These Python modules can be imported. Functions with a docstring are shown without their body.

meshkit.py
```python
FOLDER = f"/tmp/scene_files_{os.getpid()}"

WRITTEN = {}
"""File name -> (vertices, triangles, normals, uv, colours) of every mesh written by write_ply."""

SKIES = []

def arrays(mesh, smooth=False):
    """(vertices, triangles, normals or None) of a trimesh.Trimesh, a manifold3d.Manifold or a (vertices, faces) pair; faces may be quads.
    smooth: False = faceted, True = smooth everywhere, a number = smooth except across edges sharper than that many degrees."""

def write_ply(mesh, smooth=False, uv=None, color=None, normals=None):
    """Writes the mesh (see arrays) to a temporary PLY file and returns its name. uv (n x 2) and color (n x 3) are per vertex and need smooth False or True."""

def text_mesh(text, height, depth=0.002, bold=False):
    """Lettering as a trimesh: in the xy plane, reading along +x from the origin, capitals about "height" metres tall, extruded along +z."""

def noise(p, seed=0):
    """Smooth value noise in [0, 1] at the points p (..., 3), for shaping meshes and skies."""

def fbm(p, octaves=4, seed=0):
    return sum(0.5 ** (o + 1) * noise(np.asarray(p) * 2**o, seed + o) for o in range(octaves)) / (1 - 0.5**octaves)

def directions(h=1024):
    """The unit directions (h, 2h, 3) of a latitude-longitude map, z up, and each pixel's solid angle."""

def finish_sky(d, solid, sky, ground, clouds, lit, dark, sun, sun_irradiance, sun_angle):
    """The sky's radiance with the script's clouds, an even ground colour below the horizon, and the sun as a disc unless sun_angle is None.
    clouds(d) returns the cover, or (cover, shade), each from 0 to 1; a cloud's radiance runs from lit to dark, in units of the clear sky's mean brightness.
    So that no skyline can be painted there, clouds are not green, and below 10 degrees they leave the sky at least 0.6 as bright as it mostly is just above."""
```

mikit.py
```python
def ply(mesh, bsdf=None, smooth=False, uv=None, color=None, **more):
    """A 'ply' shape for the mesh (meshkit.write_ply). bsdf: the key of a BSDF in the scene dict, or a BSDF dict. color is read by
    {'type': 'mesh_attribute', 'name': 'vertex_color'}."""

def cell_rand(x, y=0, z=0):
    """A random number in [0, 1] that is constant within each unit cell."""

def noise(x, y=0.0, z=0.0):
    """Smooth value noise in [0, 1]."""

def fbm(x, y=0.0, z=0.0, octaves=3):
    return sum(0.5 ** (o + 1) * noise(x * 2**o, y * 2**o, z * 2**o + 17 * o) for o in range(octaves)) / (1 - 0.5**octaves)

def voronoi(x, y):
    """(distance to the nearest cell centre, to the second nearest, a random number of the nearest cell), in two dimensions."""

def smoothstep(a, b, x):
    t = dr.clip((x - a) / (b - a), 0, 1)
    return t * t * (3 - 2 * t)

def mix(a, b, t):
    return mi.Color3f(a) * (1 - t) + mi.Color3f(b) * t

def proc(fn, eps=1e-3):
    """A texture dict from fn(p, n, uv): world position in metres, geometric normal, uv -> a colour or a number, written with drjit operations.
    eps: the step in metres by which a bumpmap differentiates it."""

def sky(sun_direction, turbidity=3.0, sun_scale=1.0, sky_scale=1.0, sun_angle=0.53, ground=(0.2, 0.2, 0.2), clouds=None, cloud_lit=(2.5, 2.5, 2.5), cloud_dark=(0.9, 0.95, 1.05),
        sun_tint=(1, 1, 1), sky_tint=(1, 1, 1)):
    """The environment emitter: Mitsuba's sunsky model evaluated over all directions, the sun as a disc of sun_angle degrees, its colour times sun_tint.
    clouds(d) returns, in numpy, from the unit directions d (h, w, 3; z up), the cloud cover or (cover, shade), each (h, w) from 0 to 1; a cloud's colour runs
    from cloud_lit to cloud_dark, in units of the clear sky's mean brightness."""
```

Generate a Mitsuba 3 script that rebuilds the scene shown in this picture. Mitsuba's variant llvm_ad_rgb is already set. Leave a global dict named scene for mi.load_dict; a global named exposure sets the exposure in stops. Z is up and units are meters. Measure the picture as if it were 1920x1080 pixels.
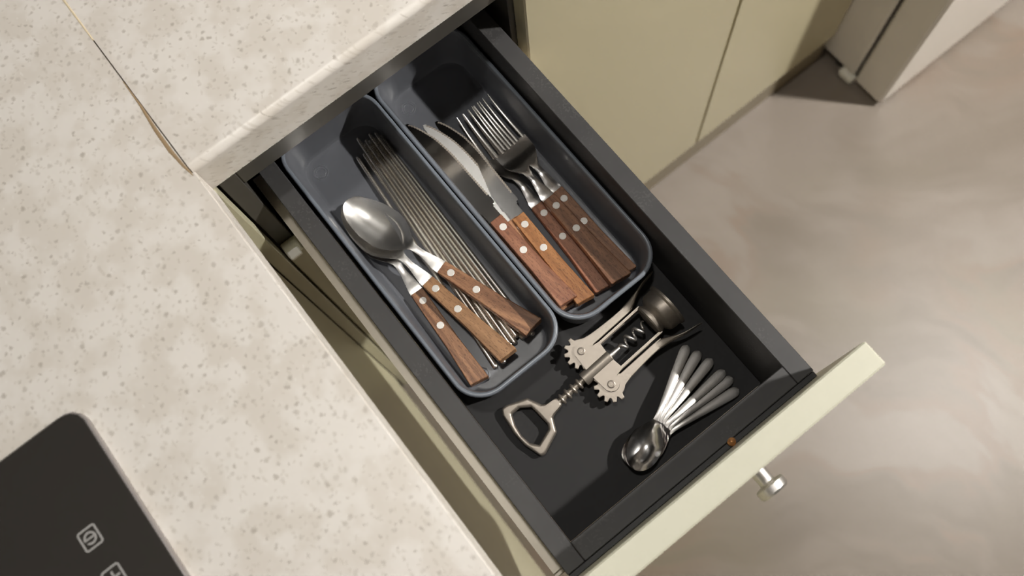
import math, random
import numpy as np, trimesh, mitsuba as mi, drjit as dr
import mapbox_earcut as earcut
import shapely.geometry as sg
from shapely import affinity
from scipy.interpolate import PchipInterpolator
import mikit
from mikit import noise, fbm, voronoi, smoothstep, mix, cell_rand

T = mi.ScalarTransform4f
scene, labels = {}, {}
rng = random.Random(7)

# ------------------------------------------------------------------ camera, lights, exposure
CAM = np.array([0.0, 0.0, 1.47])
FWD = np.array([-0.24778633, 0.11677471, -0.96175132])
UP = np.array([-0.74575741, 0.61068609, 0.26628628])
scene['camera'] = {
    'type': 'thinlens', 'fov': 59.195, 'fov_axis': 'x', 'near_clip': 0.02, 'far_clip': 50.0,
    'aperture_radius': 0.0032, 'focus_distance': 0.765,
    'to_world': T().look_at(origin=CAM.tolist(), target=(CAM + FWD).tolist(), up=UP.tolist())}
exposure = 3.85
LAMPS = [  # recessed ceiling lamps, the last an added fill light: x, y, radius, radiance
    (0.55, 1.60, 0.045, 330.0),
    (-0.30, 0.10, 0.045, 24.0),
    (2.40, -1.60, 0.060, 20.0),  # no source known here; added only as weak fill
]
LAMP_COLOR = (1.0, 0.965, 0.91)
CEIL = 2.40


# ------------------------------------------------------------------ helpers
def tag(key, label=None, cat=None, group=None, kind=None):
    d = {}
    if label: d['label'] = label
    if cat: d['category'] = cat
    if group: d['group'] = group
    if kind: d['kind'] = kind
    labels[key] = d


used = {}


def numbered(key):
    n = used.get(key, 0)
    used[key] = n + 1
    return key if n == 0 else f'{key}_{n:03d}'


def put(parent, name, mesh, bsdf, smooth=False, to_world=None, uv=None, **more):
    key = numbered(parent + '__' + name if parent else name)
    s = mikit.ply(mesh, bsdf, smooth=smooth, uv=uv, **more)
    if to_world is not None:
        s['to_world'] = to_world
    scene[key] = s
    return key


def cat(*ms):
    return trimesh.util.concatenate([m for m in ms])


def box(x0, x1, y0, y1, z0, z1, b=0.0008):
    """A box with chamfered edges."""
    b = min(b, 0.45 * min(x1 - x0, y1 - y0, z1 - z0))
    P = []
    for x, sx in ((x0, 1), (x1, -1)):
        for y, sy in ((y0, 1), (y1, -1)):
            for z, sz in ((z0, 1), (z1, -1)):
                P += [(x, y + sy * b, z + sz * b), (x + sx * b, y, z + sz * b), (x + sx * b, y + sy * b, z)]
    return trimesh.convex.convex_hull(np.array(P))


def extrude(poly, h, z0=0.0):
    gs = getattr(poly, 'geoms', [poly])
    m = cat(*[trimesh.creation.extrude_polygon(g, h, engine='earcut') for g in gs])
    m.apply_translation([0, 0, z0])
    return m


def outline(poly, n):
    """n points spread evenly along the outer boundary of a polygon, and their outward normals."""
    ring = sg.polygon.orient(poly).exterior
    P = np.array([ring.interpolate(t, normalized=True).coords[0] for t in np.arange(n) / n])
    t = np.roll(P, -1, 0) - np.roll(P, 1, 0)
    t /= np.maximum(np.linalg.norm(t, axis=1, keepdims=True), 1e-12)
    return P, np.column_stack([t[:, 1], -t[:, 0]])


def bevelled(poly, h, b, z0=0.0, steps=3, n=200):
    """Extruded polygon with rounded top and bottom edges."""
    P, N = outline(poly, n)
    rings = []
    for top in (0, 1):
        for k in range(steps + 1):
            t = k / steps if not top else 1 - k / steps
            a = t * math.pi / 2
            q = P - N * b * (1 - math.sin(a))
            z = z0 + b * (1 - math.cos(a)) if not top else z0 + h - b * (1 - math.cos(a))
            rings.append(np.column_stack([q, np.full(n, z)]))
    body = loft(rings, cap=False)
    flat = earcut.triangulate_float64(rings[0][:, :2], np.array([n]))
    flat = np.asarray(flat).reshape(-1, 3)
    F = np.vstack([body.faces, flat[:, ::-1], flat + len(body.vertices) - n])
    return trimesh.Trimesh(body.vertices, F, process=False)


def bevelled_ring(outer, hole, h, b, z0, centre, n=160):
    """A flat ring between two outlines, its cross-section rounded; both outlines are seen whole from the centre."""
    def ray(poly):
        out = []
        for k in range(n):
            a = 2 * math.pi * k / n
            c = poly.exterior.intersection(sg.LineString([centre, (centre[0] + 200 * math.cos(a), centre[1] + 200 * math.sin(a))]))
            pts = [c] if c.geom_type == 'Point' else [g for g in getattr(c, 'geoms', [c]) if g.geom_type == 'Point']
            out.append(max(((g.x, g.y) for g in pts), key=lambda q: math.hypot(q[0] - centre[0], q[1] - centre[1])))
        return np.array(out)
    A, B = ray(outer), ray(hole)
    D = A - B
    w = np.linalg.norm(D, axis=1, keepdims=True)
    D = D / w
    bb = np.minimum(b, 0.48 * w)
    rings = []
    for side, top in ((1, 0), (1, 1), (0, 1), (0, 0)):
        for k in range(5):
            t = k / 4 * math.pi / 2
            if (side, top) == (1, 0): p, z = A - D * bb * (1 - math.sin(t)), z0 + b * (1 - math.cos(t))
            elif (side, top) == (1, 1): p, z = A - D * bb * (1 - math.cos(t)), z0 + h - b * (1 - math.sin(t))
            elif (side, top) == (0, 1): p, z = B + D * bb * (1 - math.sin(t)), z0 + h - b * (1 - math.cos(t))
            else: p, z = B + D * bb * (1 - math.cos(t)), z0 + b * (1 - math.sin(t))
            rings.append(np.column_stack([p, np.full(n, z)]))
    rings.append(rings[0])
    m = loft(rings, cap=False)
    m.merge_vertices()
    m.fix_normals()
    return m


def loft(rings, cap=True):
    """Closed rings of the same number of points, joined; ends capped with a fan."""
    n = len(rings[0])
    V = np.vstack(rings)
    F = []
    for r in range(len(rings) - 1):
        for i in range(n):
            j = (i + 1) % n
            a, b, c, d = r * n + i, r * n + j, (r + 1) * n + j, (r + 1) * n + i
            F += [(a, b, c), (a, c, d)]
    if cap:
        for r, flip in ((0, True), (len(rings) - 1, False)):
            V = np.vstack([V, np.mean(rings[r], 0)])
            k = len(V) - 1
            for i in range(n):
                a, b = r * n + i, r * n + (i + 1) % n
                F.append((b, a, k) if flip else (a, b, k))
    m = trimesh.Trimesh(V, np.array(F), process=False)
    m.fix_normals()
    return m


def tube(path, size, n=10, side=(0, 0, 1), power=2.0):
    """Sweep of a (super)ellipse with half sizes (across, along side) along a path."""
    path = np.asarray(path, float)
    size = np.asarray(size, float)
    if size.ndim == 1:
        size = np.stack([size, size], 1)
    rings = []
    t = np.gradient(path, axis=0)
    t /= np.linalg.norm(t, axis=1, keepdims=True)
    a = np.arange(n) * 2 * np.pi / n + np.pi / n
    ca, sa = np.cos(a), np.sin(a)
    ca, sa = np.sign(ca) * np.abs(ca) ** (2 / power), np.sign(sa) * np.abs(sa) ** (2 / power)
    s = np.asarray(side, float)
    for p, d, (ra, rb) in zip(path, t, size):
        u = np.cross(s, d)
        u /= np.linalg.norm(u)
        v = np.cross(d, u)
        rings.append(p + np.outer(ca * ra, u) + np.outer(sa * rb, v))
    return loft(rings)


def lathe(profile, n=32, cap=True):
    """Revolve (radius, height) pairs about z; the ends on the axis are capped by radius 0."""
    a = np.arange(n) * 2 * np.pi / n
    rings = [np.stack([r * np.cos(a), r * np.sin(a), np.full(n, h)], 1) for r, h in profile]
    return loft(rings, cap)


def rrect(x0, x1, y0, y1, r, n=8):
    P = []
    for cx, cy, a0 in ((x1 - r, y1 - r, 0), (x0 + r, y1 - r, 90), (x0 + r, y0 + r, 180), (x1 - r, y0 + r, 270)):
        for k in range(n + 1):
            a = math.radians(a0 + 90 * k / n)
            P.append((cx + r * math.cos(a), cy + r * math.sin(a)))
    return np.array(P)


def strip(st, nt=13):
    """A thin dished sheet. st rows: x, half width, edge height, dish depth, thickness."""
    st = np.asarray(st, float)
    t = np.linspace(-1, 1, nt)
    top = np.stack([np.stack([np.full(nt, x), w * t, z - c * (1 - t * t)], 1) for x, w, z, c, th in st])
    bot = top.copy()
    bot[..., 2] -= st[:, 4][:, None]
    n = len(st)
    V = np.vstack([top.reshape(-1, 3), bot.reshape(-1, 3)])
    F, N = [], n * nt
    for i in range(n - 1):
        for j in range(nt - 1):
            a, b, c, d = i * nt + j, i * nt + j + 1, (i + 1) * nt + j + 1, (i + 1) * nt + j
            F += [(a, d, c), (a, c, b), (N + a, N + b, N + c), (N + a, N + c, N + d)]
        for j in (0, nt - 1):
            a, d = i * nt + j, (i + 1) * nt + j
            F += [(a, N + a, N + d), (a, N + d, d)] if j == 0 else [(a, d, N + d), (a, N + d, N + a)]
    for i in (0, n - 1):
        for j in range(nt - 1):
            a, b = i * nt + j, i * nt + j + 1
            F += [(a, b, N + b), (a, N + b, N + a)] if i == 0 else [(a, N + a, N + b), (a, N + b, b)]
    m = trimesh.Trimesh(V, np.array(F), process=False)
    return m


def stations(xs, W, Z, C, th):
    f = lambda P: PchipInterpolator(*np.array(P, float).T)
    return np.stack([xs, f(W)(xs), f(Z)(xs), f(C)(xs), np.full(len(xs), th)], 1) * 0.001


def pose(end, tip, roll=0.0):
    """Frame whose x axis runs from end to tip, z axis upwards, turned by roll degrees."""
    p, q = np.array(end, float), np.array(tip, float)
    x = (q - p) / np.linalg.norm(q - p)
    y = np.cross([0, 0, 1], x)
    y /= np.linalg.norm(y)
    z = np.cross(x, y)
    M = np.eye(4)
    M[:3, 0], M[:3, 1], M[:3, 2], M[:3, 3] = x, y, z, p
    return T(M.tolist()) @ T().rotate([1, 0, 0], roll)


# ------------------------------------------------------------------ materials
def rgb(*c):
    return {'type': 'rgb', 'value': list(c)}


def principled(color, rough, **kw):
    return {'type': 'twosided', 'bsdf': {'type': 'principled', 'base_color': color if isinstance(color, dict) else rgb(*color), 'roughness': rough, **kw}}


def counter_color(p, n, uv):
    px, py = p.x + 0.8 * p.z, p.y + 0.8 * p.z
    s = 1 / 0.0078
    wx, wy = px * s + 0.22 * noise(px * 420, py * 420), py * s + 0.22 * noise(px * 420 + 50, py * 420)
    d, d2, r = voronoi(wx, wy)
    size = 0.075 + 0.17 * r * r
    speck = (1 - smoothstep(size * 0.4, size * 1.5, d)) * dr.select(r > 0.35, 0.35 + 0.65 * cell_rand(r * 977), 0.0)
    s2 = 1 / 0.0050
    e, e2, q = voronoi(px * s2 + 31 + noise(px * 300, py * 300), py * s2 + 7)
    fine = (1 - smoothstep(0.08, 0.36, e)) * dr.select(q > 0.6, 1.0, 0.0)
    light = (1 - smoothstep(0.05, 0.25, e)) * dr.select(q < 0.05, 1.0, 0.0)
    cloud = fbm(p.x * 55, p.y * 55, p.z * 55, 4)
    base = mix((0.635, 0.590, 0.532), (0.705, 0.668, 0.620), smoothstep(0.32, 0.66, cloud))
    base = mix(base, (0.34, 0.30, 0.25), 0.62 * speck)
    base = mix(base, (0.46, 0.415, 0.35), 0.32 * fine)
    return mix(base, (0.74, 0.71, 0.66), 0.5 * light)


def floor_color(p, n, uv):
    w = fbm(p.x * 2.6 + 4, p.y * 2.6, 0.0, 4)
    a = p.x * 0.80 + p.y * 0.60
    b = -p.x * 0.60 + p.y * 0.80
    streak = fbm(a * 3.0 + 1.6 * w, b * 9.0 + 3.4 * w, 3.0, 5)
    vein = smoothstep(0.42, 0.49, streak) * (1 - smoothstep(0.49, 0.57, streak))
    base = mix((0.152, 0.124, 0.096), (0.206, 0.174, 0.146), smoothstep(0.32, 0.64, streak))
    base = mix(base, (0.180, 0.153, 0.104), 0.55 * smoothstep(0.5, 0.72, w))
    return mix(base, (0.185, 0.128, 0.092), 0.5 * vein * smoothstep(0.42, 0.65, fbm(p.x * 4, p.y * 4, 9.0, 3)))


def wood(dark, light):
    def color(p, n, uv):
        u, v = uv.x, uv.y
        k = dr.floor(v + 0.5)
        r = cell_rand(k, 3, 1)
        y = (v - k) * 0.1
        g = fbm(u * 16 + 40 * r, y * 620 + 17 * k + 2.2 * noise(u * 24, k), 0.0, 4)
        pore = noise(u * 420 + 9 * k, y * 3600, 2.0)
        base = mix(dark, light, smoothstep(0.22, 0.78, g)) * (0.9 + 0.2 * r)
        return base * (1 - 0.32 * smoothstep(0.6, 0.85, pore))
    return principled(mikit.proc(color), 0.42, specular=0.4)


def worn_black(p, n, uv):
    g = fbm(p.x * 60, p.y * 60, p.z * 60, 4)
    dust = smoothstep(0.62, 0.8, noise(p.x * 700, p.y * 700, p.z * 700)) * smoothstep(0.45, 0.7, fbm(p.x * 35, p.y * 35, p.z * 35, 3))
    return mix(mix((0.036, 0.035, 0.036), (0.047, 0.046, 0.046), g), (0.13, 0.126, 0.122), 0.18 * dust)


def brush(p, n, uv):
    return 0.30 + 0.10 * fbm(p.x * 300, p.y * 300, p.z * 300, 3)


scene['counter_mat'] = principled(mikit.proc(counter_color), 0.34, specular=0.5)
scene['floor_mat'] = principled(mikit.proc(floor_color), 0.42, specular=0.4)
scene['golden_wood'] = wood((0.235, 0.122, 0.058), (0.370, 0.205, 0.105))
scene['brown_wood'] = wood((0.165, 0.078, 0.042), (0.330, 0.170, 0.090))
scene['red_wood'] = wood((0.230, 0.092, 0.050), (0.355, 0.160, 0.088))
scene['orange_wood'] = wood((0.260, 0.105, 0.038), (0.400, 0.185, 0.072))
scene['dark_wood'] = wood((0.150, 0.068, 0.036), (0.300, 0.148, 0.078))
scene['black_mat'] = principled(mikit.proc(worn_black), 0.5, specular=0.4)
scene['liner_mat'] = principled((0.022, 0.0215, 0.022), 0.6, specular=0.22)
scene['inner_mat'] = principled((0.022, 0.022, 0.022), 0.5, specular=0.4)
scene['lacquer_mat'] = principled((0.062, 0.058, 0.051), 0.34, specular=0.5)
scene['tray_mat'] = principled((0.099, 0.104, 0.117), 0.32, specular=0.5)
scene['tray_rim_highlight_mat'] = principled((0.150, 0.168, 0.195), 0.28, specular=0.6)  # lighter than the tray: highlight along the lip put into the colour
scene['door_mat'] = principled((0.47, 0.425, 0.285), 0.33, specular=0.4)
scene['panel_mat'] = principled((0.53, 0.52, 0.42), 0.35, specular=0.4)
scene['filler_mat'] = principled((0.44, 0.415, 0.295), 0.35, specular=0.4)
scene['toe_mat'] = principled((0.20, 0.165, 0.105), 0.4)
scene['caulk_mat'] = principled((0.62, 0.53, 0.37), 0.5)
scene['stain_mat'] = principled((0.30, 0.21, 0.12), 0.5)
scene['dark_mat'] = principled((0.03, 0.026, 0.022), 0.6)
scene['black_gloss_mat'] = principled((0.007, 0.0065, 0.006), 0.45, specular=0.3)  # near black for the added cabinet mirrored in the steel
scene['fridge_mat'] = principled((0.66, 0.62, 0.57), 0.3)
scene['white_mat'] = principled((0.75, 0.73, 0.66), 0.4)
scene['wall_mat'] = principled((0.28, 0.27, 0.255), 0.7)
scene['ceiling_mat'] = principled((0.50, 0.49, 0.48), 0.8)
scene['satin_mat'] = principled((0.345, 0.305, 0.26), 0.45, metallic=0.82, specular=0.5)
scene['spoon_mat'] = {'type': 'twosided', 'bsdf': {'type': 'roughconductor', 'specular_reflectance': rgb(0.74, 0.725, 0.70), 'alpha': 0.13, 'distribution': 'ggx'}}
scene['stick_mat'] = {'type': 'twosided', 'bsdf': {'type': 'roughconductor', 'specular_reflectance': rgb(0.84, 0.79, 0.72), 'alpha': 0.11, 'distribution': 'ggx'}}
scene['fork_mat'] = {'type': 'twosided', 'bsdf': {'type': 'roughconductor', 'specular_reflectance': rgb(0.72, 0.69, 0.655), 'alpha': 0.10, 'distribution': 'ggx'}}
scene['steel_mat'] = {'type': 'twosided', 'bsdf': {'type': 'roughconductor', 'specular_reflectance': rgb(0.72, 0.695, 0.665), 'alpha': 0.17, 'distribution': 'ggx'}}
scene['mirror_mat'] = {'type': 'twosided', 'bsdf': {'type': 'roughconductor', 'specular_reflectance': rgb(0.70, 0.685, 0.67), 'alpha': 0.035, 'distribution': 'ggx'}}
scene['blade_mat'] = {'type': 'twosided', 'bsdf': {'type': 'roughconductor', 'specular_reflectance': rgb(0.66, 0.65, 0.635), 'alpha': 0.012, 'distribution': 'ggx'}}
scene['pale_blade_mat'] = {'type': 'twosided', 'bsdf': {'type': 'roughconductor', 'specular_reflectance': rgb(0.72, 0.71, 0.69), 'alpha': 0.20, 'distribution': 'ggx'}}
scene['rivet_mat'] = principled((0.72, 0.69, 0.64), 0.38, metallic=0.35)
scene['slide_mat'] = principled((0.52, 0.47, 0.40), 0.42, metallic=0.3)
scene['brass_mat'] = principled((0.62, 0.30, 0.12), 0.3, metallic=0.8)
scene['glass_mat'] = principled((0.034, 0.031, 0.028), 0.12, specular=0.75)
scene['rim_mat'] = principled((0.30, 0.275, 0.265), 0.3, metallic=0.4)
scene['mark_mat'] = principled((0.33, 0.32, 0.31), 0.5)

# ------------------------------------------------------------------ room shell
X0, X1, Y0, Y1 = -0.99, 4.2, -3.6, 4.4


def struct(name, mesh, m, label=None):
    k = put(None, name, mesh, m)
    tag(k, label, kind='structure')
    return k


struct('floor', box(X0, X1, Y0, Y1, -0.05, 0.0, 0.001), 'floor_mat', 'beige marbled floor of the kitchen')
struct('wall_back', box(X0 - 0.05, X0, Y0, Y1, 0, CEIL, 0.001), 'wall_mat', 'cream wall behind the worktop')
put('wall_back', 'added_dark_cabinet', box(X0 + 0.0005, -0.62, -0.60, 1.30, 1.40, 2.15, 0.002), 'black_gloss_mat')  # unseen cabinet added so the knife blades reflect something dark
struct('wall_front', box(X1, X1 + 0.05, Y0, Y1, 0, CEIL, 0.001), 'wall_mat', 'cream wall of the kitchen')
struct('wall_left', box(X0, X1, Y0 - 0.05, Y0, 0, CEIL, 0.001), 'wall_mat', 'cream wall of the kitchen')
struct('wall_right', box(X0, X1, Y1, Y1 + 0.05, 0, CEIL, 0.001), 'wall_mat', 'cream wall beyond the fridge')
struct('ceiling', box(X0, X1, Y0, Y1, CEIL, CEIL + 0.05, 0.001), 'ceiling_mat', 'white ceiling')
for lx, ly, lr, power in LAMPS:
    a = np.arange(33) * 2 * np.pi / 32
    ring = lathe([(lr, 0.001), (lr + 0.012, 0.0), (lr + 0.012, 0.008), (lr, 0.008)], 32, False)
    k = put('ceiling', 'lamp_ring', ring, 'white_mat', to_world=T().translate([lx, ly, CEIL - 0.0085]))
    n = 32
    V = np.vstack([np.stack([lr * np.cos(a[:n]), lr * np.sin(a[:n]), a[:n] * 0], 1), [[0, 0, 0]]])
    F = np.array([((i + 1) % n, i, n) for i in range(n)])
    k = put('ceiling', 'lamp_lens', (V, F), 'white_mat', to_world=T().translate([lx, ly, CEIL - 0.004]))
    scene[k]['emitter'] = {'type': 'area', 'radiance': rgb(*[power * c for c in LAMP_COLOR])}

# ------------------------------------------------------------------ cabinets
XF, XC = -0.36, -0.378          # faces of the fronts, front edges of the carcass
k = 'drawer_cabinet'
tag(k, 'black cabinet carcass under the worktop that the open drawer slides out of', 'cabinet')
put(k, 'side_panel', box(-0.93, XC, -0.0486, -0.0328, 0.09, 0.85), 'lacquer_mat')
put(k, 'side_panel', box(-0.93, XC, 0.2375, 0.2535, 0.09, 0.85), 'lacquer_mat')
put(k, 'top_rail', box(-0.47, XC, -0.0327, 0.2374, 0.8035, 0.8495, 0.0012), 'lacquer_mat')
put(k, 'cross_rail', box(-0.47, XC - 0.001, -0.0327, 0.2374, 0.640, 0.668), 'lacquer_mat')
put(k, 'back_panel', box(-0.945, -0.931, -0.0486, 0.2535, 0.09, 0.85), 'inner_mat')
put(k, 'bottom_panel', box(-0.93, XC, -0.0327, 0.2374, 0.09, 0.106), 'inner_mat')
f = put(k, 'lower_front', box(XC + 0.0005, XF, -0.0480, 0.2400, 0.088, 0.676, 0.0012), 'filler_mat')
tag(f, 'olive lower front below the drawer')
f = put(k, 'white_block', box(XF - 0.004, XF + 0.005, -0.0470, -0.0350, 0.6762, 0.6812, 0.001), 'white_mat')  # white block on the top edge of the lower front
tag(f, 'small white block')
f = put(k, 'filler_panel', box(XC, XF, -0.0640, -0.0505, 0.0, 0.8495, 0.001), 'filler_mat')
tag(f, 'pale green corner filler strip')
put(k, 'toe_kick', box(-0.392, -0.378, -0.0486, 0.2535, 0.0, 0.088), 'toe_mat')

k = 'base_cabinet'
tag(k, 'olive cream base cabinet with two flat doors between the drawer and the fridge', 'cabinet')
put(k, 'carcass', box(-0.93, XC - 0.0005, 0.2540, 0.8660, 0.085, 0.8495), 'inner_mat')
d = put(k, 'door', box(XC, XF, 0.2428, 0.5578, 0.078, 0.838, 0.0015), 'door_mat')
d = put(k, 'door', box(XC, XF, 0.5612, 0.8690, 0.078, 0.838, 0.0015), 'door_mat')
put(k, 'toe_kick', box(-0.390, -0.366, 0.2540, 0.8660, 0.0, 0.085), 'toe_mat')

k = 'base_cabinet_001'
used['base_cabinet'] = 2
tag(k, 'olive green base cabinet under the worktop that holds the cooktop', 'cabinet')
put(k, 'carcass', box(-0.36, 0.62, -0.64, -0.0830, 0.09, 0.8495), 'inner_mat')
put(k, 'drawer_front', box(-0.3595, 0.0800, -0.0825, -0.0646, 0.7285, 0.845, 0.0015), 'filler_mat')
put(k, 'door', box(-0.3595, 0.0800, -0.0825, -0.0646, 0.088, 0.7255, 0.0015), 'filler_mat')
put(k, 'drawer_front', box(0.0830, 0.6200, -0.0825, -0.0646, 0.7285, 0.845, 0.0015), 'filler_mat')
put(k, 'door', box(0.0830, 0.6200, -0.0825, -0.0646, 0.088, 0.7255, 0.0015), 'filler_mat')
put(k, 'toe_kick', box(-0.36, 0.62, -0.125, -0.112, 0.0, 0.089), 'toe_mat')

# worktops
prof = [(-0.985, 0.850)]
prof += [(-0.3645, 0.850), (-0.3632, 0.8512)]
for a in np.linspace(0, 90, 9):
    prof.append((-0.3692 + 0.0062 * math.cos(math.radians(a)), 0.8835 + 0.0065 * math.sin(math.radians(a))))
prof += [(-0.985, 0.890)]
V = []
for y in (-0.0530, 0.8520):
    V.append(np.array([(x, y, z) for x, z in prof]))
top = loft(V)
k = put(None, 'countertop', top, 'counter_mat', smooth=30)
tag(k, 'speckled beige worktop with a rounded front edge directly above the open drawer', 'countertop')
prof = [(-0.66, 0.850), (-0.0522, 0.850), (-0.0512, 0.851)]
for a in np.linspace(0, 90, 6):
    prof.append((-0.0525 + 0.0013 * math.cos(math.radians(a)), 0.8892 + 0.0013 * math.sin(math.radians(a))))
prof += [(-0.66, 0.8905)]
A = np.array([(0.72, y, z) for y, z in prof])
B = np.array([(-0.36, y, z) for y, z in prof])
C = np.array([(-0.36, min(y, -0.0540), z) for y, z in prof])
D = np.array([(-0.985, min(y, -0.0540), z) for y, z in prof])
k = put(None, 'countertop', loft([A, B, C, D]), 'counter_mat', smooth=30)
tag(k, 'speckled beige worktop on the left carrying the black cooktop', 'countertop')
pts = [(-0.985, 0.0032), (-0.70, 0.0030), (-0.56, 0.0026), (-0.50, 0.0016)]
P = np.array([(x, -0.0536, 0.8899) for x, w in pts])
f = put(k, 'sealant', tube(P, np.array([(w * 0.5, 0.0009) for x, w in pts]), 10), 'caulk_mat', smooth=40)
tag(f, 'cream sealant bead filling the joint')
P = np.array([(x, y, 0.8900) for x, y in ((-0.455, -0.0541), (-0.430, -0.0544), (-0.405, -0.0560), (-0.385, -0.0564), (-0.368, -0.0552), (-0.358, -0.0538))])
f = put(k, 'stain', tube(P, np.array([(0.0004, 0.0006), (0.001, 0.0008), (0.002, 0.0008), (0.0022, 0.0008), (0.0014, 0.0008), (0.0006, 0.0006)]), 10), 'stain_mat', smooth=40)
tag(f, 'brown stained filler at the corner of the joint')

# cooktop
k = 'induction_cooktop'
tag(k, 'black glass induction cooktop lying on the left worktop', 'cooktop')
rr = rrect(-0.268, 0.32, -0.78, -0.2020, 0.013, 10)
pl = sg.Polygon(rr)
put(k, 'rim', bevelled(pl, 0.0062, 0.0012, 0.8905, 3, 400), 'rim_mat', smooth=40)
put(k, 'glass', bevelled(pl.buffer(-0.0012), 0.0024, 0.0006, 0.8953, 3, 400), 'glass_mat', smooth=40)


def mark(cx, cy, kind):
    s = 0.0072
    fr = sg.Polygon(rrect(-s, s, -s * 0.92, s * 0.92, 0.002, 4))
    fr = fr.difference(fr.buffer(-0.0013))
    if kind == 0:
        c = sg.Point(0, 0)
        g = c.buffer(0.0043).difference(c.buffer(0.0029))
        g = g.difference(sg.box(-0.006, -0.0022, -0.0008, -0.0004))
        g = g.union(sg.box(-0.0038, -0.0006, 0.0036, 0.0006))
    else:
        g = sg.box(-0.0042, -0.0007, 0.0042, 0.0007).union(sg.box(-0.0007, -0.0042, 0.0007, 0.0042))
    fr, g = (affinity.translate(q, cx, cy) for q in (fr, affinity.rotate(g, 90, origin=(0, 0))))
    f = put(k, 'touch_key', extrude(fr, 0.0002, 0.8977), 'mark_mat')
    tag(f, 'pale printed touch key frame')
    put(f, 'symbol', extrude(g, 0.0002, 0.8977), 'mark_mat')


mark(-0.1880, -0.2385, 0)
mark(-0.1580, -0.2385, 1)

# refrigerator
k = 'refrigerator'
tag(k, 'white refrigerator standing on the floor at the end of the cabinet row', 'refrigerator')
put(k, 'body', box(-0.92, -0.2975, 0.8735, 1.50, 0.022, 1.38, 0.004), 'fridge_mat')
put(k, 'door', box(-0.2915, -0.2300, 0.8725, 1.50, 0.014, 1.38, 0.005), 'fridge_mat')
put(k, 'gasket', box(-0.2974, -0.2916, 0.8770, 1.495, 0.02, 1.375, 0.001), 'dark_mat')
put(k, 'hinge', box(-0.322, -0.2925, 0.8650, 0.895, 0.004, 0.020, 0.003), 'white_mat')
put(k, 'foot', lathe([(0.0005, 0.0), (0.016, 0.0), (0.016, 0.010), (0.010, 0.014), (0.008, 0.023), (0.0005, 0.023)], 20), 'dark_mat', to_world=T().translate([-0.335, 0.896, 0.0]))

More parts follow.
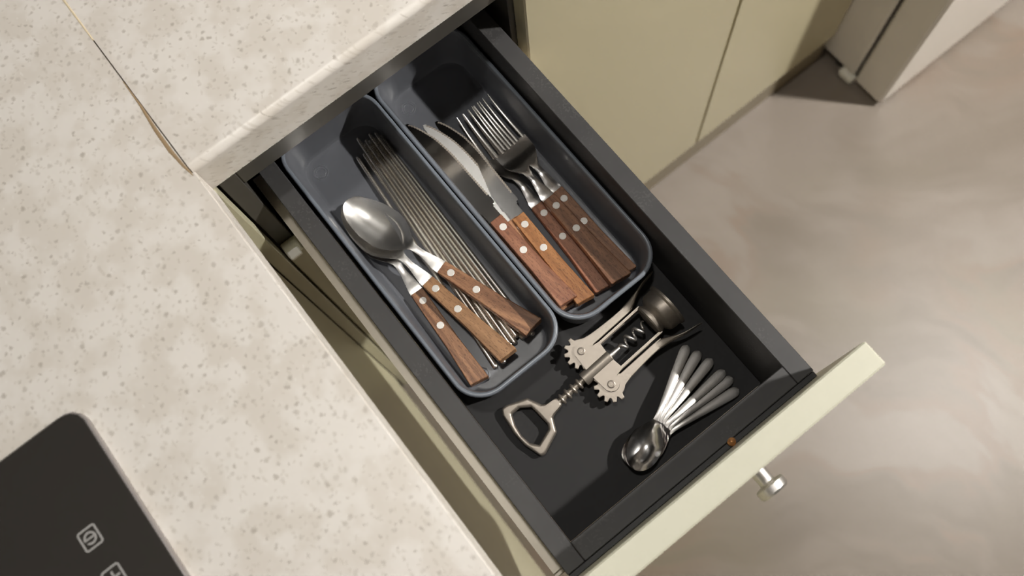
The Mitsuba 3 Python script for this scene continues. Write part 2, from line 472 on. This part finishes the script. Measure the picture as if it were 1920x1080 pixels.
# ------------------------------------------------------------------ drawer
k = 'drawer'
tag(k, 'black open cutlery drawer with a cream front pulled out under the worktop', 'drawer')
BX0, BX1 = -0.446, 0.0190
put(k, 'side', box(BX0, BX1, -0.0196, -0.0033, 0.676, 0.770, 0.0006), 'black_mat')
put(k, 'side', box(BX0, BX1, 0.2082, 0.2247, 0.676, 0.770, 0.0006), 'black_mat')
put(k, 'inner_front', box(0.0018, BX1, -0.0031, 0.2080, 0.676, 0.770, 0.0006), 'black_mat')
put(k, 'back', box(BX0, BX0 + 0.016, -0.0031, 0.2080, 0.690, 0.765, 0.0006), 'inner_mat')
f = put(k, 'bottom', box(BX0 + 0.0162, 0.0016, -0.0031, 0.2080, 0.680, 0.690, 0.0004), 'liner_mat')
tag(f, 'dark grey drawer bottom')
put(k, 'packing_strip', box(0.0192, 0.0238, -0.0196, 0.2250, 0.680, 0.7665, 0.0004), 'inner_mat')
f = put(k, 'front_panel', box(0.0240, 0.0452, -0.0440, 0.2460, 0.665, 0.8350, 0.0014), 'panel_mat')
tag(f, 'cream drawer front panel')
for y0, y1 in ((-0.0290, -0.0198), (0.2249, 0.2341)):
    outer = sg.box(-0.42, 0.688, 0.0130, 0.7280).union(sg.box(-0.42, 0.692, 0.0165, 0.724)).buffer(-0.001).buffer(0.001)
    m = extrude(outer, y1 - y0 - 0.0002)
    m.apply_transform(np.array([[1, 0, 0, 0], [0, 0, -1, y1 - 0.0001], [0, 1, 0, 0], [0, 0, 0, 1]], float))
    f = put(k, 'slide_rail', m, 'slide_mat', smooth=30)
    tag(f, 'beige grey metal slide rail')
screw = lathe([(0.0002, 0.0), (0.0034, 0.0), (0.0034, 0.0009), (0.0022, 0.0022), (0.0002, 0.0026)], 18)
f = put(k, 'screw', screw, 'brass_mat', smooth=40, to_world=T().translate([0.0205, 0.1394, 0.7688]))
tag(f, 'copper coloured screw head')
knob = lathe([(0.0002, -0.001), (0.0066, -0.001), (0.0064, 0.001), (0.0062, 0.0125), (0.0070, 0.0135), (0.0112, 0.0142), (0.0122, 0.0152), (0.0122, 0.0205), (0.0110, 0.0222), (0.0002, 0.0222)], 36)
f = put(k, 'knob', knob, 'steel_mat', smooth=30, to_world=T().translate([0.0460, 0.1385, 0.776]) @ T().rotate([0, 1, 0], 90))
tag(f, 'round brushed steel knob')
put(f, 'stem_collar', lathe([(0.0068, 0.0), (0.0076, 0.0), (0.0076, 0.0012), (0.0068, 0.0012)], 24), 'steel_mat', smooth=30, to_world=T().translate([0.0453, 0.1385, 0.776]) @ T().rotate([0, 1, 0], 90))


# ------------------------------------------------------------------ trays
def tray(y0, y1, label):
    k = numbered('cutlery_tray')
    tag(k, label, 'tray', 'cutlery trays in the drawer')
    z0, zt = 0.6905, 0.7400
    x0, x1 = -0.4292, -0.1265
    R = lambda ins, r, z: np.column_stack([rrect(x0 + ins, x1 - ins, y0 + ins, y1 - ins, r, 10), np.full(44, z)])
    rings = [R(0.0105, 0.018, z0), R(0.0076, 0.0205, z0 + 0.0012), R(0.0058, 0.022, z0 + 0.006), R(0.0030, 0.0255, zt - 0.004), R(0.0026, 0.0255, zt - 0.0036),
             R(0.0004, 0.0272, zt - 0.0034), R(0.0, 0.0275, zt - 0.0028), R(0.0, 0.0275, zt - 0.0008), R(0.0008, 0.027, zt), R(0.0026, 0.0255, zt), R(0.0034, 0.025, zt - 0.0008),
             R(0.0046, 0.0245, zt - 0.004), R(0.0078, 0.0212, z0 + 0.007), R(0.0098, 0.0195, z0 + 0.0034), R(0.0138, 0.0165, z0 + 0.0020)]
    put(k, 'body', loft(rings), 'tray_mat', smooth=35)
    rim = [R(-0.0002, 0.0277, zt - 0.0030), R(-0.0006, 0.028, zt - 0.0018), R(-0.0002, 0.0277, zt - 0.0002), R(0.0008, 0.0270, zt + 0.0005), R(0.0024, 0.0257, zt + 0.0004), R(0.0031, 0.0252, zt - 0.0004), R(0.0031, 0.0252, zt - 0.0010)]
    put(k, 'rim', loft(rim, cap=False), 'tray_rim_highlight_mat', smooth=60)  # thin lighter band painting the rim highlight
    for cx, cy in ((-0.4035, y0 + 0.0240), (-0.155, y0 + 0.0240)):
        m = lathe([(0.0062, 0.0), (0.0068, 0.0003), (0.0074, 0.0)], 28, False)
        m = cat(m, lathe([(0.0042, 0.0), (0.0046, 0.00025), (0.0050, 0.0)], 24, False))
        put(k, 'moulded_ring', m, 'tray_mat', smooth=True, to_world=T().translate([cx, cy, z0 + 0.0020]))
    return k


tray(0.0006, 0.1022, 'grey blue plastic tray holding the spoons and chopsticks')
tray(0.1042, 0.2052, 'grey blue plastic tray holding the knives and forks')


# ------------------------------------------------------------------ cutlery with wooden handles
def section(x, w, t, r=1.1):
    P = []
    ball = trimesh.creation.icosphere(subdivisions=1, radius=r).vertices
    for sy in (-1, 1):
        for z in (r, t - r):
            P.append(ball + [x, sy * (w / 2 - r), z])
    return np.vstack(P)


def wood_handle(w0, t0, slant):
    wm, tm, w1, t1 = w0 * 0.78, t0 * 0.86, 12.6, 8.0
    a = section(1.1, w0, t0)
    a[:, 0] += slant * (a[:, 1] / 10)
    m = trimesh.boolean.union([trimesh.convex.convex_hull(np.vstack([a, section(42, wm, tm)])),
                               trimesh.convex.convex_hull(np.vstack([section(42, wm, tm), section(98.9, w1, t1, 0.7)]))], engine='manifold')
    return m, tm


count = [0]


def add_handle(k, M, tone='brown_wood', w0=19.0, t0=11.2, slant=1.5):
    m, tm = wood_handle(w0, t0, slant)
    m = trimesh.graph.smooth_shade(trimesh.Trimesh(m.vertices * 0.001, m.faces), angle=math.radians(30), facet_minarea=None)
    count[0] += 1
    v = np.array(m.vertices)
    uv = np.column_stack([v[:, 0], count[0] + 5 * (v[:, 1] + 0.6 * v[:, 2])])
    h = put(k, 'handle', m, tone, smooth=True, uv=uv, to_world=M)
    tag(h, 'brown wooden handle')
    for x in (89.0, 61.0):
        zt = np.interp(x, [42, 100], [tm, 8.0])
        r = lathe([(0.1, -2.0), (3.35, -2.0), (3.35, 0.12), (3.1, 0.28), (0.1, 0.30)], 24)
        r.apply_scale(0.001)
        ang = math.degrees(math.atan2(8.0 - tm, 58))
        q = put(h, 'rivet', r, 'rivet_mat', smooth=30, to_world=M @ T().translate([x * 0.001, 0, zt * 0.001]) @ T().rotate([0, 1, 0], -ang))
        tag(q, 'silver rivet')


xs = np.concatenate([np.linspace(97, 135, 20), np.linspace(138, 200, 30), [202.5, 204.5, 206, 207, 207.6, 208]])
SPOON = strip(stations(xs,
    [(97, 6.2), (101, 6.2), (112, 4.6), (122, 3.1), (130, 3.4), (136, 6.6), (143, 12), (152, 17), (163, 19.2), (175, 18.8), (187, 16.4), (197, 12.8), (203, 9.0), (206.5, 4.9), (207.7, 2.2), (208, 0.4)],
    [(97, 5.4), (101, 5.4), (112, 8.2), (122, 11.2), (135, 12.4), (165, 10.6), (190, 10.6), (208, 12)],
    [(97, 0), (112, -0.6), (126, -0.4), (131, 0), (145, 5.4), (165, 8.4), (182, 7.6), (198, 4.2), (208, 0.1)], 1.3), 21)


def table_spoon(end, tip, label, **kw):
    k = numbered('table_spoon')
    tag(k, label, 'spoon', 'wooden handled table spoons')
    M = pose(end, tip)
    put(k, 'bowl', SPOON, 'spoon_mat', smooth=40, to_world=M)
    add_handle(k, M, **kw)


table_spoon((-0.1500, 0.0198, 0.6942), (-0.3602, 0.0315, 0.6945), 'wooden handled table spoon lowest in the fan, handle nearest the left tray wall', tone='brown_wood', w0=17.5)
table_spoon((-0.1490, 0.0520, 0.7085), (-0.3597, 0.0225, 0.6988), 'wooden handled table spoon whose handle lies in the middle of the fan', tone='golden_wood', w0=18.0)
table_spoon((-0.1540, 0.0840, 0.7095), (-0.3570, 0.0235, 0.7040), 'wooden handled table spoon on top of the fan with its shining bowl uppermost', tone='brown_wood', w0=20.0)

# forks
xs = np.linspace(97, 162, 34)
FORK = strip(stations(xs,
    [(97, 6.2), (101, 6.2), (112, 4.6), (124, 3.0), (131, 3.6), (138, 8.0), (146, 11.8), (152, 12.6), (162, 12.8)],
    [(97, 5.4), (101, 5.4), (112, 7.6), (122, 9.6), (140, 7.6), (152, 5.0), (162, 4.0)],
    [(97, 0), (112, -0.6), (126, -0.4), (135, 0), (145, 0.8), (162, 1.0)], 1.7), 9)


def fork_tine(y):
    s = np.linspace(0, 1, 14)
    x = 160.5 + 52 * s
    z = 3.0 - 1.6 * s + 9.5 * s ** 2.4
    p = np.stack([x, y * (1 - 0.10 * s), z], 1) * 0.001
    w = (1.95 - 1.15 * s) * 0.001
    w[-1] *= 0.55
    return tube(p, np.stack([w, np.full(14, 0.00095) * (1 - 0.35 * s)], 1), 10, power=2.6)


TINES = [fork_tine(y) for y in (-10.6, -3.6, 3.6, 10.6)]


def fork(end, tip, label, roll=0, **kw):
    k = numbered('table_fork')
    tag(k, label, 'fork', 'wooden handled forks')
    M = pose(end, tip, roll)
    h = put(k, 'head', FORK, 'mirror_mat', smooth=40, to_world=M)
    for t in TINES:
        put(h, 'tine', t, 'fork_mat', smooth=50, to_world=M)
    add_handle(k, M, **kw)


fork((-0.1457, 0.1556, 0.6935), (-0.3560, 0.1640, 0.6975), 'wooden handled fork lying lowest, handle next to the knives', tone='red_wood', w0=17.5)
fork((-0.1445, 0.1818, 0.6935), (-0.3560, 0.1808, 0.7020), 'wooden handled fork half hidden along the right wall of the tray', tone='dark_wood', w0=17.5)
fork((-0.1405, 0.1700, 0.7065), (-0.3555, 0.1690, 0.7065), 'wooden handled fork lying uppermost across the two other forks', tone='dark_wood', w0=20.0)


# knives
def blade():
    P = [(97, 6.3), (111, 6.3), (112, 7.6), (150, 7.8), (185, 7.6), (203, 7.3), (213, 6.6), (216, 5.4), (215.5, 3.2)]
    top = PchipInterpolator([118, 165, 185, 200, 209, 215.5], [-10.2, -10.2, -8.6, -4.6, -0.9, 3.2])
    x = np.arange(214.4, 119, -1.2)
    for i, q in enumerate(x):
        P.append((q, float(top(q)) + (0.75 if i % 2 else 0.0)))
    P += [(118, -10.2), (114, -10.0), (112.5, -9.2), (112.5, -7.4), (110.5, -7.2), (110.5, -6.3), (97, -6.3)]
    P = np.array(P)
    P[:, 0] += 0.075 * np.clip(P[:, 0] - 113, 0, None)
    return sg.Polygon(P * 0.001).buffer(0)


BLADE = extrude(blade(), 0.0016, 0.0034)
_b = blade()
_c = affinity.translate(_b.buffer(-0.0001), 0, 0.0014)
EDGE = extrude(_b.intersection(sg.box(0.122, -0.02, 0.2215, 0.004)).difference(_c).buffer(0.00002), 0.0018, 0.0033)


def knife(end, tip, label, roll=0, steel='blade_mat', **kw):
    k = numbered('steak_knife')
    tag(k, label, 'knife', 'wooden handled serrated knives')
    M = pose(end, tip, roll)
    q = put(k, 'blade', BLADE, steel, to_world=M)
    tag(q, 'serrated steel blade')
    put(q, 'serrated_edge', EDGE, 'satin_mat', to_world=M)
    add_handle(k, M, **kw)


knife((-0.1530, 0.1188, 0.6935), (-0.3660, 0.1180, 0.6938), 'wooden handled serrated knife buried under the leftmost knife', tone='dark_wood', w0=17.0, t0=10.8)
knife((-0.1485, 0.1350, 0.6935), (-0.3650, 0.1300, 0.7040), 'wooden handled serrated knife whose pale blade lies between two darker blades', tone='brown_wood', w0=17.0, t0=10.8, roll=9, steel='pale_blade_mat')
knife((-0.1543, 0.1222, 0.7060), (-0.3700, 0.1168, 0.7150), 'wooden handled serrated knife lying uppermost along the left wall of its tray', tone='red_wood', w0=18.0)
knife((-0.1462, 0.1355, 0.7020), (-0.3640, 0.1425, 0.6990), 'wooden handled serrated knife next to the forks with a dark blade tip', tone='orange_wood', w0=17.5, roll=-3)


# ------------------------------------------------------------------ chopsticks
def chopstick_mesh(L=0.243):
    prof = [(0.0002, 0.0), (0.0016, 0.0003), (0.0025, 0.0014), (0.0027, 0.003)]
    prof += [(0.0027 - 0.0009 * s / L, s) for s in np.linspace(0.01, L - 0.052, 8)]
    for i in range(22):
        s = L - 0.050 + i * 0.002
        r = 0.0027 - 0.0009 * s / L
        prof += [(r, s), (r, s + 0.0011), (r - 0.00022, s + 0.0013), (r - 0.00022, s + 0.0018)]
    prof += [(0.0017, L - 0.004), (0.0015, L - 0.001), (0.0009, L), (0.0002, L)]
    m = lathe(prof, 14)
    m.apply_transform(trimesh.transformations.rotation_matrix(math.pi / 2, [0, 1, 0]))
    return m


STICK = mikit.ply(chopstick_mesh(), 'stick_mat', smooth=45)
zb, zt = 0.6957, 0.7003
sticks = [  # end x, y, z ; tip x, y, z
    (-0.1507, 0.0385, zb, -0.3915, 0.0600, zb - 0.0004, 'steel chopstick leftmost of the bundle, its end showing beside a spoon handle'),
    (-0.1494, 0.0470, zb, -0.3950, 0.0672, zb - 0.0004, 'steel chopstick second from the left, its end showing under a spoon handle'),
    (-0.1575, 0.0560, zb, -0.4000, 0.0735, zb - 0.0004, None),
    (-0.1569, 0.0650, zb, -0.4020, 0.0793, zb - 0.0004, None),
    (-0.1561, 0.0735, zb, -0.4065, 0.0850, zb - 0.0004, None),
    (-0.1534, 0.0822, zb, -0.4000, 0.0905, zb - 0.0004, 'steel chopstick on the tray bottom nearest the right wall'),
    (-0.1640, 0.0515, zt, -0.3945, 0.0703, zt - 0.0006, None),
    (-0.1570, 0.0605, zt, -0.4050, 0.0764, zt - 0.0006, None),
    (-0.1600, 0.0692, zt, -0.3985, 0.0822, zt - 0.0006, None),
    (-0.1570, 0.0778, zt, -0.4060, 0.0878, zt - 0.0006, 'steel chopstick uppermost at the right side of the bundle'),
]
ORDER = ['first', 'second', 'third', 'fourth', 'fifth', 'sixth', 'seventh', 'eighth', 'ninth', 'tenth']
rank = {t[4]: i for i, t in enumerate(sorted(sticks, key=lambda t: t[4]))}
for ex, ey, ez, tx, ty, tz, lab in sticks:
    k = numbered('chopstick')
    scene[k] = {**STICK, 'to_world': pose((ex, ey, ez), (tx, ty, tz))}
    i = rank[ty]
    where = {0: 'leftmost of the bundle, its tip nearest the shining spoon bowl', 9: 'rightmost of the bundle along the tray divider'}.get(i, f'with the {ORDER[i]} ridged tip of the bundle counted from the spoons')
    tag(k, 'steel chopstick ' + where, 'chopstick', 'steel chopsticks')

# ------------------------------------------------------------------ teaspoons
xs = np.concatenate([[0, 0.3, 1, 2, 3.5, 5.5, 8], np.linspace(12, 66, 18), np.linspace(69, 72, 3), np.linspace(74, 111, 22), [113, 114.6, 115.8, 116.6, 117]])
TEA = stations(xs,
    [(0, 0.3), (0.3, 1.6), (1, 2.7), (3, 4.2), (7, 4.9), (20, 4.5), (50, 3.0), (65, 2.3), (71, 2.6), (76, 5.5), (83, 10.5), (92, 13.8), (101, 13.6), (108, 11.6), (113, 8.2), (115.8, 4.6), (116.7, 2.2), (117, 0.4)],
    [(0, 3.0), (15, 5.2), (40, 8.6), (62, 11.6), (75, 10.6), (95, 9.2), (117, 9.8)],
    [(0, -0.4), (5, -0.8), (40, -0.9), (66, -0.5), (71, 0), (83, 4.6), (95, 7.0), (106, 5.4), (114, 1.6), (117, 0.1)], 1.1)
TEA_HANDLE = mikit.ply(strip(TEA[xs <= 72.1], 15), 'steel_mat', smooth=40)
TEA_BOWL = mikit.ply(strip(TEA[xs >= 71.9], 15), 'mirror_mat', smooth=40)
tea = [((-0.0065, 0.1890), (-0.0215, 0.0730), 'steel teaspoon with its handle nearest the drawer front'),
       ((-0.0175, 0.1912), (-0.0195, 0.0733), 'steel teaspoon fifth in the fan, almost covered by its neighbour'),
       ((-0.0260, 0.1900), (-0.0190, 0.0732), 'steel teaspoon fourth in the fan counted from the corkscrew'),
       ((-0.0405, 0.1880), (-0.0160, 0.0735), 'steel teaspoon third in the fan counted from the corkscrew'),
       ((-0.0522, 0.1838), (-0.0125, 0.0740), 'steel teaspoon second in the fan counted from the corkscrew'),
       ((-0.0625, 0.1790), (-0.0095, 0.0750), 'steel teaspoon with its handle closest to the corkscrew')]
for i, (e, t, lab) in enumerate(tea):
    k = numbered('teaspoon')
    z = 0.6912 + 0.0013 * i
    scene[k + '__bowl'] = {**TEA_BOWL, 'to_world': pose((*e, z), (*t, z))}
    scene[k + '__handle'] = {**TEA_HANDLE, 'to_world': pose((*e, z), (*t, z))}
    tag(k, lab, 'teaspoon', 'steel teaspoons fanned out in the drawer')

# ------------------------------------------------------------------ corkscrew
k = 'corkscrew'
tag(k, 'satin nickel winged corkscrew with a bottle opener handle lying in front of the trays', 'corkscrew')
du = np.array([-0.04343722, 0.99905616, 0.0])
dv = np.array([-0.99905616, -0.04343722, 0.0])
slope = math.radians(5.4)
u3 = du * math.cos(slope) + np.array([0, 0, math.sin(slope)])
w3 = np.cross(u3, dv)
M = np.eye(4)
M[:3, 0], M[:3, 1], M[:3, 2], M[:3, 3] = u3 * 0.001, dv * 0.001, w3 * 0.001, (-0.0933, 0.0543, 0.6981)
M = T(M.tolist())
ring = sg.Polygon([(-33, 28.6), (-28, 28.2), (-10.5, 20.8), (-4.6, 8.0), (-1, 5.6), (9, 4.2), (9, -3.8), (-1, -5.2), (-4.8, -6.6), (-10.6, -18), (-30, -25.2), (-34, -24.6), (-38.6, -8), (-38.9, 6), (-36, 24)]).buffer(-2).buffer(2).buffer(1).buffer(-1)
hole = sg.Polygon([(-29.5, 19), (-21, 18.6), (-13, 12.4), (-12.6, 8.4), (-12, -7.4), (-14, -11.2), (-29, -16), (-34, -9.5), (-35.2, 0), (-33.5, 10)]).buffer(-1.5).buffer(1.5)
f = put(k, 'handle', bevelled_ring(ring, hole, 7.0, 2.6, -3.4, (-22, 1)), 'satin_mat', smooth=60, to_world=M)
tag(f, 'ring handle that serves as a bottle opener')
X = T().rotate([0, 1, 0], 90)
prof = [(0.05, 5), (3.0, 5)]
for c in (11.5, 18.0, 24.5, 31.0):
    prof += [(3.0, c - 1.6), (4.9, c - 0.9), (5.2, c), (4.9, c + 0.9), (3.0, c + 1.6)]
prof += [(3.0, 36), (3.0, 60), (0.05, 60)]
f = put(k, 'spindle', lathe(prof, 24), 'satin_mat', smooth=35, to_world=M @ X)
tag(f, 'ridged rack spindle')
half = sg.Polygon([(68.6, 15.0), (60, 16.3), (57.6, 22.5), (54.5, 25.0), (50.5, 25.6), (46.6, 23.6), (44.6, 20), (43.6, 7.5), (43.4, 4), (66.5, 4), (67.6, 13)]).buffer(0)
bars = sg.box(60, 12.9, 113.5, 15.1)
frame = []
for s in (1, -1):
    for w0 in (2.9, -4.3):
        frame.append(extrude(affinity.scale(half.union(bars), 1, s, origin=(0, 0)), 1.4, w0))
hub = lathe([(3.2, 36), (5.9, 36), (6.2, 36.5), (6.2, 66.4), (5.8, 67), (3.2, 67)], 32)
hub.apply_transform(trimesh.transformations.rotation_matrix(math.pi / 2, [0, 1, 0]))
f = put(k, 'frame', cat(*frame, hub), 'satin_mat', smooth=35, to_world=M)
tag(f, 'frame with side plates, centre tube and two bars')
bell = lathe([(12.0, 110.8), (13.9, 111.0), (14.9, 112.2), (15.0, 114.2), (13.4, 116.2), (13.2, 117.2), (14.6, 118.4), (17.6, 120.6), (18.5, 122.2), (18.8, 126), (19.0, 130.5), (19.6, 131.2), (20.4, 132.2), (20.4, 134.2), (19.4, 134.2), (18.0, 128), (16.5, 121.6), (12.2, 117.2)], 56)
f = put(k, 'bell_cap', bell, 'satin_mat', smooth=30, to_world=M @ X)
tag(f, 'bell shaped collar')
for s in (1, -1):
    gear = sg.Point(51, 19).buffer(11.6, 24)
    for a in (92, 121.5, 151, 181, 211, 240):
        t = sg.Polygon([(10.5, -2.3), (13.2, -1.7), (15.0, -1.25), (15.0, 1.25), (13.2, 1.7), (10.5, 2.3)]).buffer(0.4)
        t = affinity.translate(affinity.rotate(t, a, origin=(0, 0)), 51, 19)
        gear = gear.union(t)
    arm = sg.Polygon([(50.6, 31.5), (55, 29.2), (60.2, 26.9), (67, 25.5), (75.7, 24.7), (90, 23.8), (104, 23.6), (108, 24.6), (109, 17.4), (104, 16.9), (60, 16.9), (50, 14)])
    lev = gear.union(arm).buffer(0.7).buffer(-0.7)
    lev = affinity.scale(lev, 1, s, origin=(0, 0))
    plate = bevelled(lev, 3.6, 0.6, -1.8, 2, 360)
    q = np.array([(100, 20.4, 3.6, 1.75), (106, 20.8, 3.7, 1.9), (111, 21.9, 3.0, 3.0), (116, 23.6, 2.1, 4.6), (122, 25.6, 1.2, 6.0), (129, 27.4, 0.8, 6.6), (136, 28.4, 0.65, 6.0), (141, 29.0, 0.5, 4.4), (143.5, 29.5, 0.35, 2.2)])
    if s < 0:
        q[:, 1] += np.interp(q[:, 0], [100, 110, 143], [0, 0.6, 2.0])
    f_ = PchipInterpolator(q[:, 0], q[:, 1:])
    uu = np.linspace(100, 143.5, 26)
    vals = f_(uu)
    wing = tube(np.stack([uu, s * vals[:, 0], uu * 0 + np.interp(uu, [100, 112, 143], [0, 0.5, 2.0])], 1), vals[:, 1:], 14, power=3.2)
    f = put(k, 'lever', cat(plate, wing), 'satin_mat', smooth=40, to_world=M)
    tag(f, 'toothed wing lever')
    r = lathe([(0.05, 4.3), (3.4, 4.3), (3.4, 5.1), (2.9, 5.4), (2.4, 5.4), (2.1, 4.8), (1.3, 4.8), (1.1, 5.2), (0.05, 5.2)], 24)
    q_ = put(f, 'pivot_rivet', r, 'satin_mat', smooth=35, to_world=M @ T().translate([51, 19 * s, 0]))
tt = np.linspace(0, 1, 110)
u = 77 + 31 * tt
ph = 2 * np.pi * 3.2 * tt - 0.4
rad = 4.0 * np.minimum(1, tt * 6)
path = np.stack([u, rad * np.cos(ph), rad * np.sin(ph)], 1)
pre = np.array([(66, 0, 0), (70, 0, 0), (73, 0, 0)])
path = np.vstack([pre, path])
size = np.concatenate([[2.9, 2.7, 2.2], np.interp(tt, [0, 0.1, 0.9, 1], [1.7, 1.45, 1.35, 0.5])])
f = put(k, 'worm', tube(path, size, 10, side=(0, 0.2, 1)), 'steel_mat', smooth=50, to_world=M)
tag(f, 'spiral worm screw')
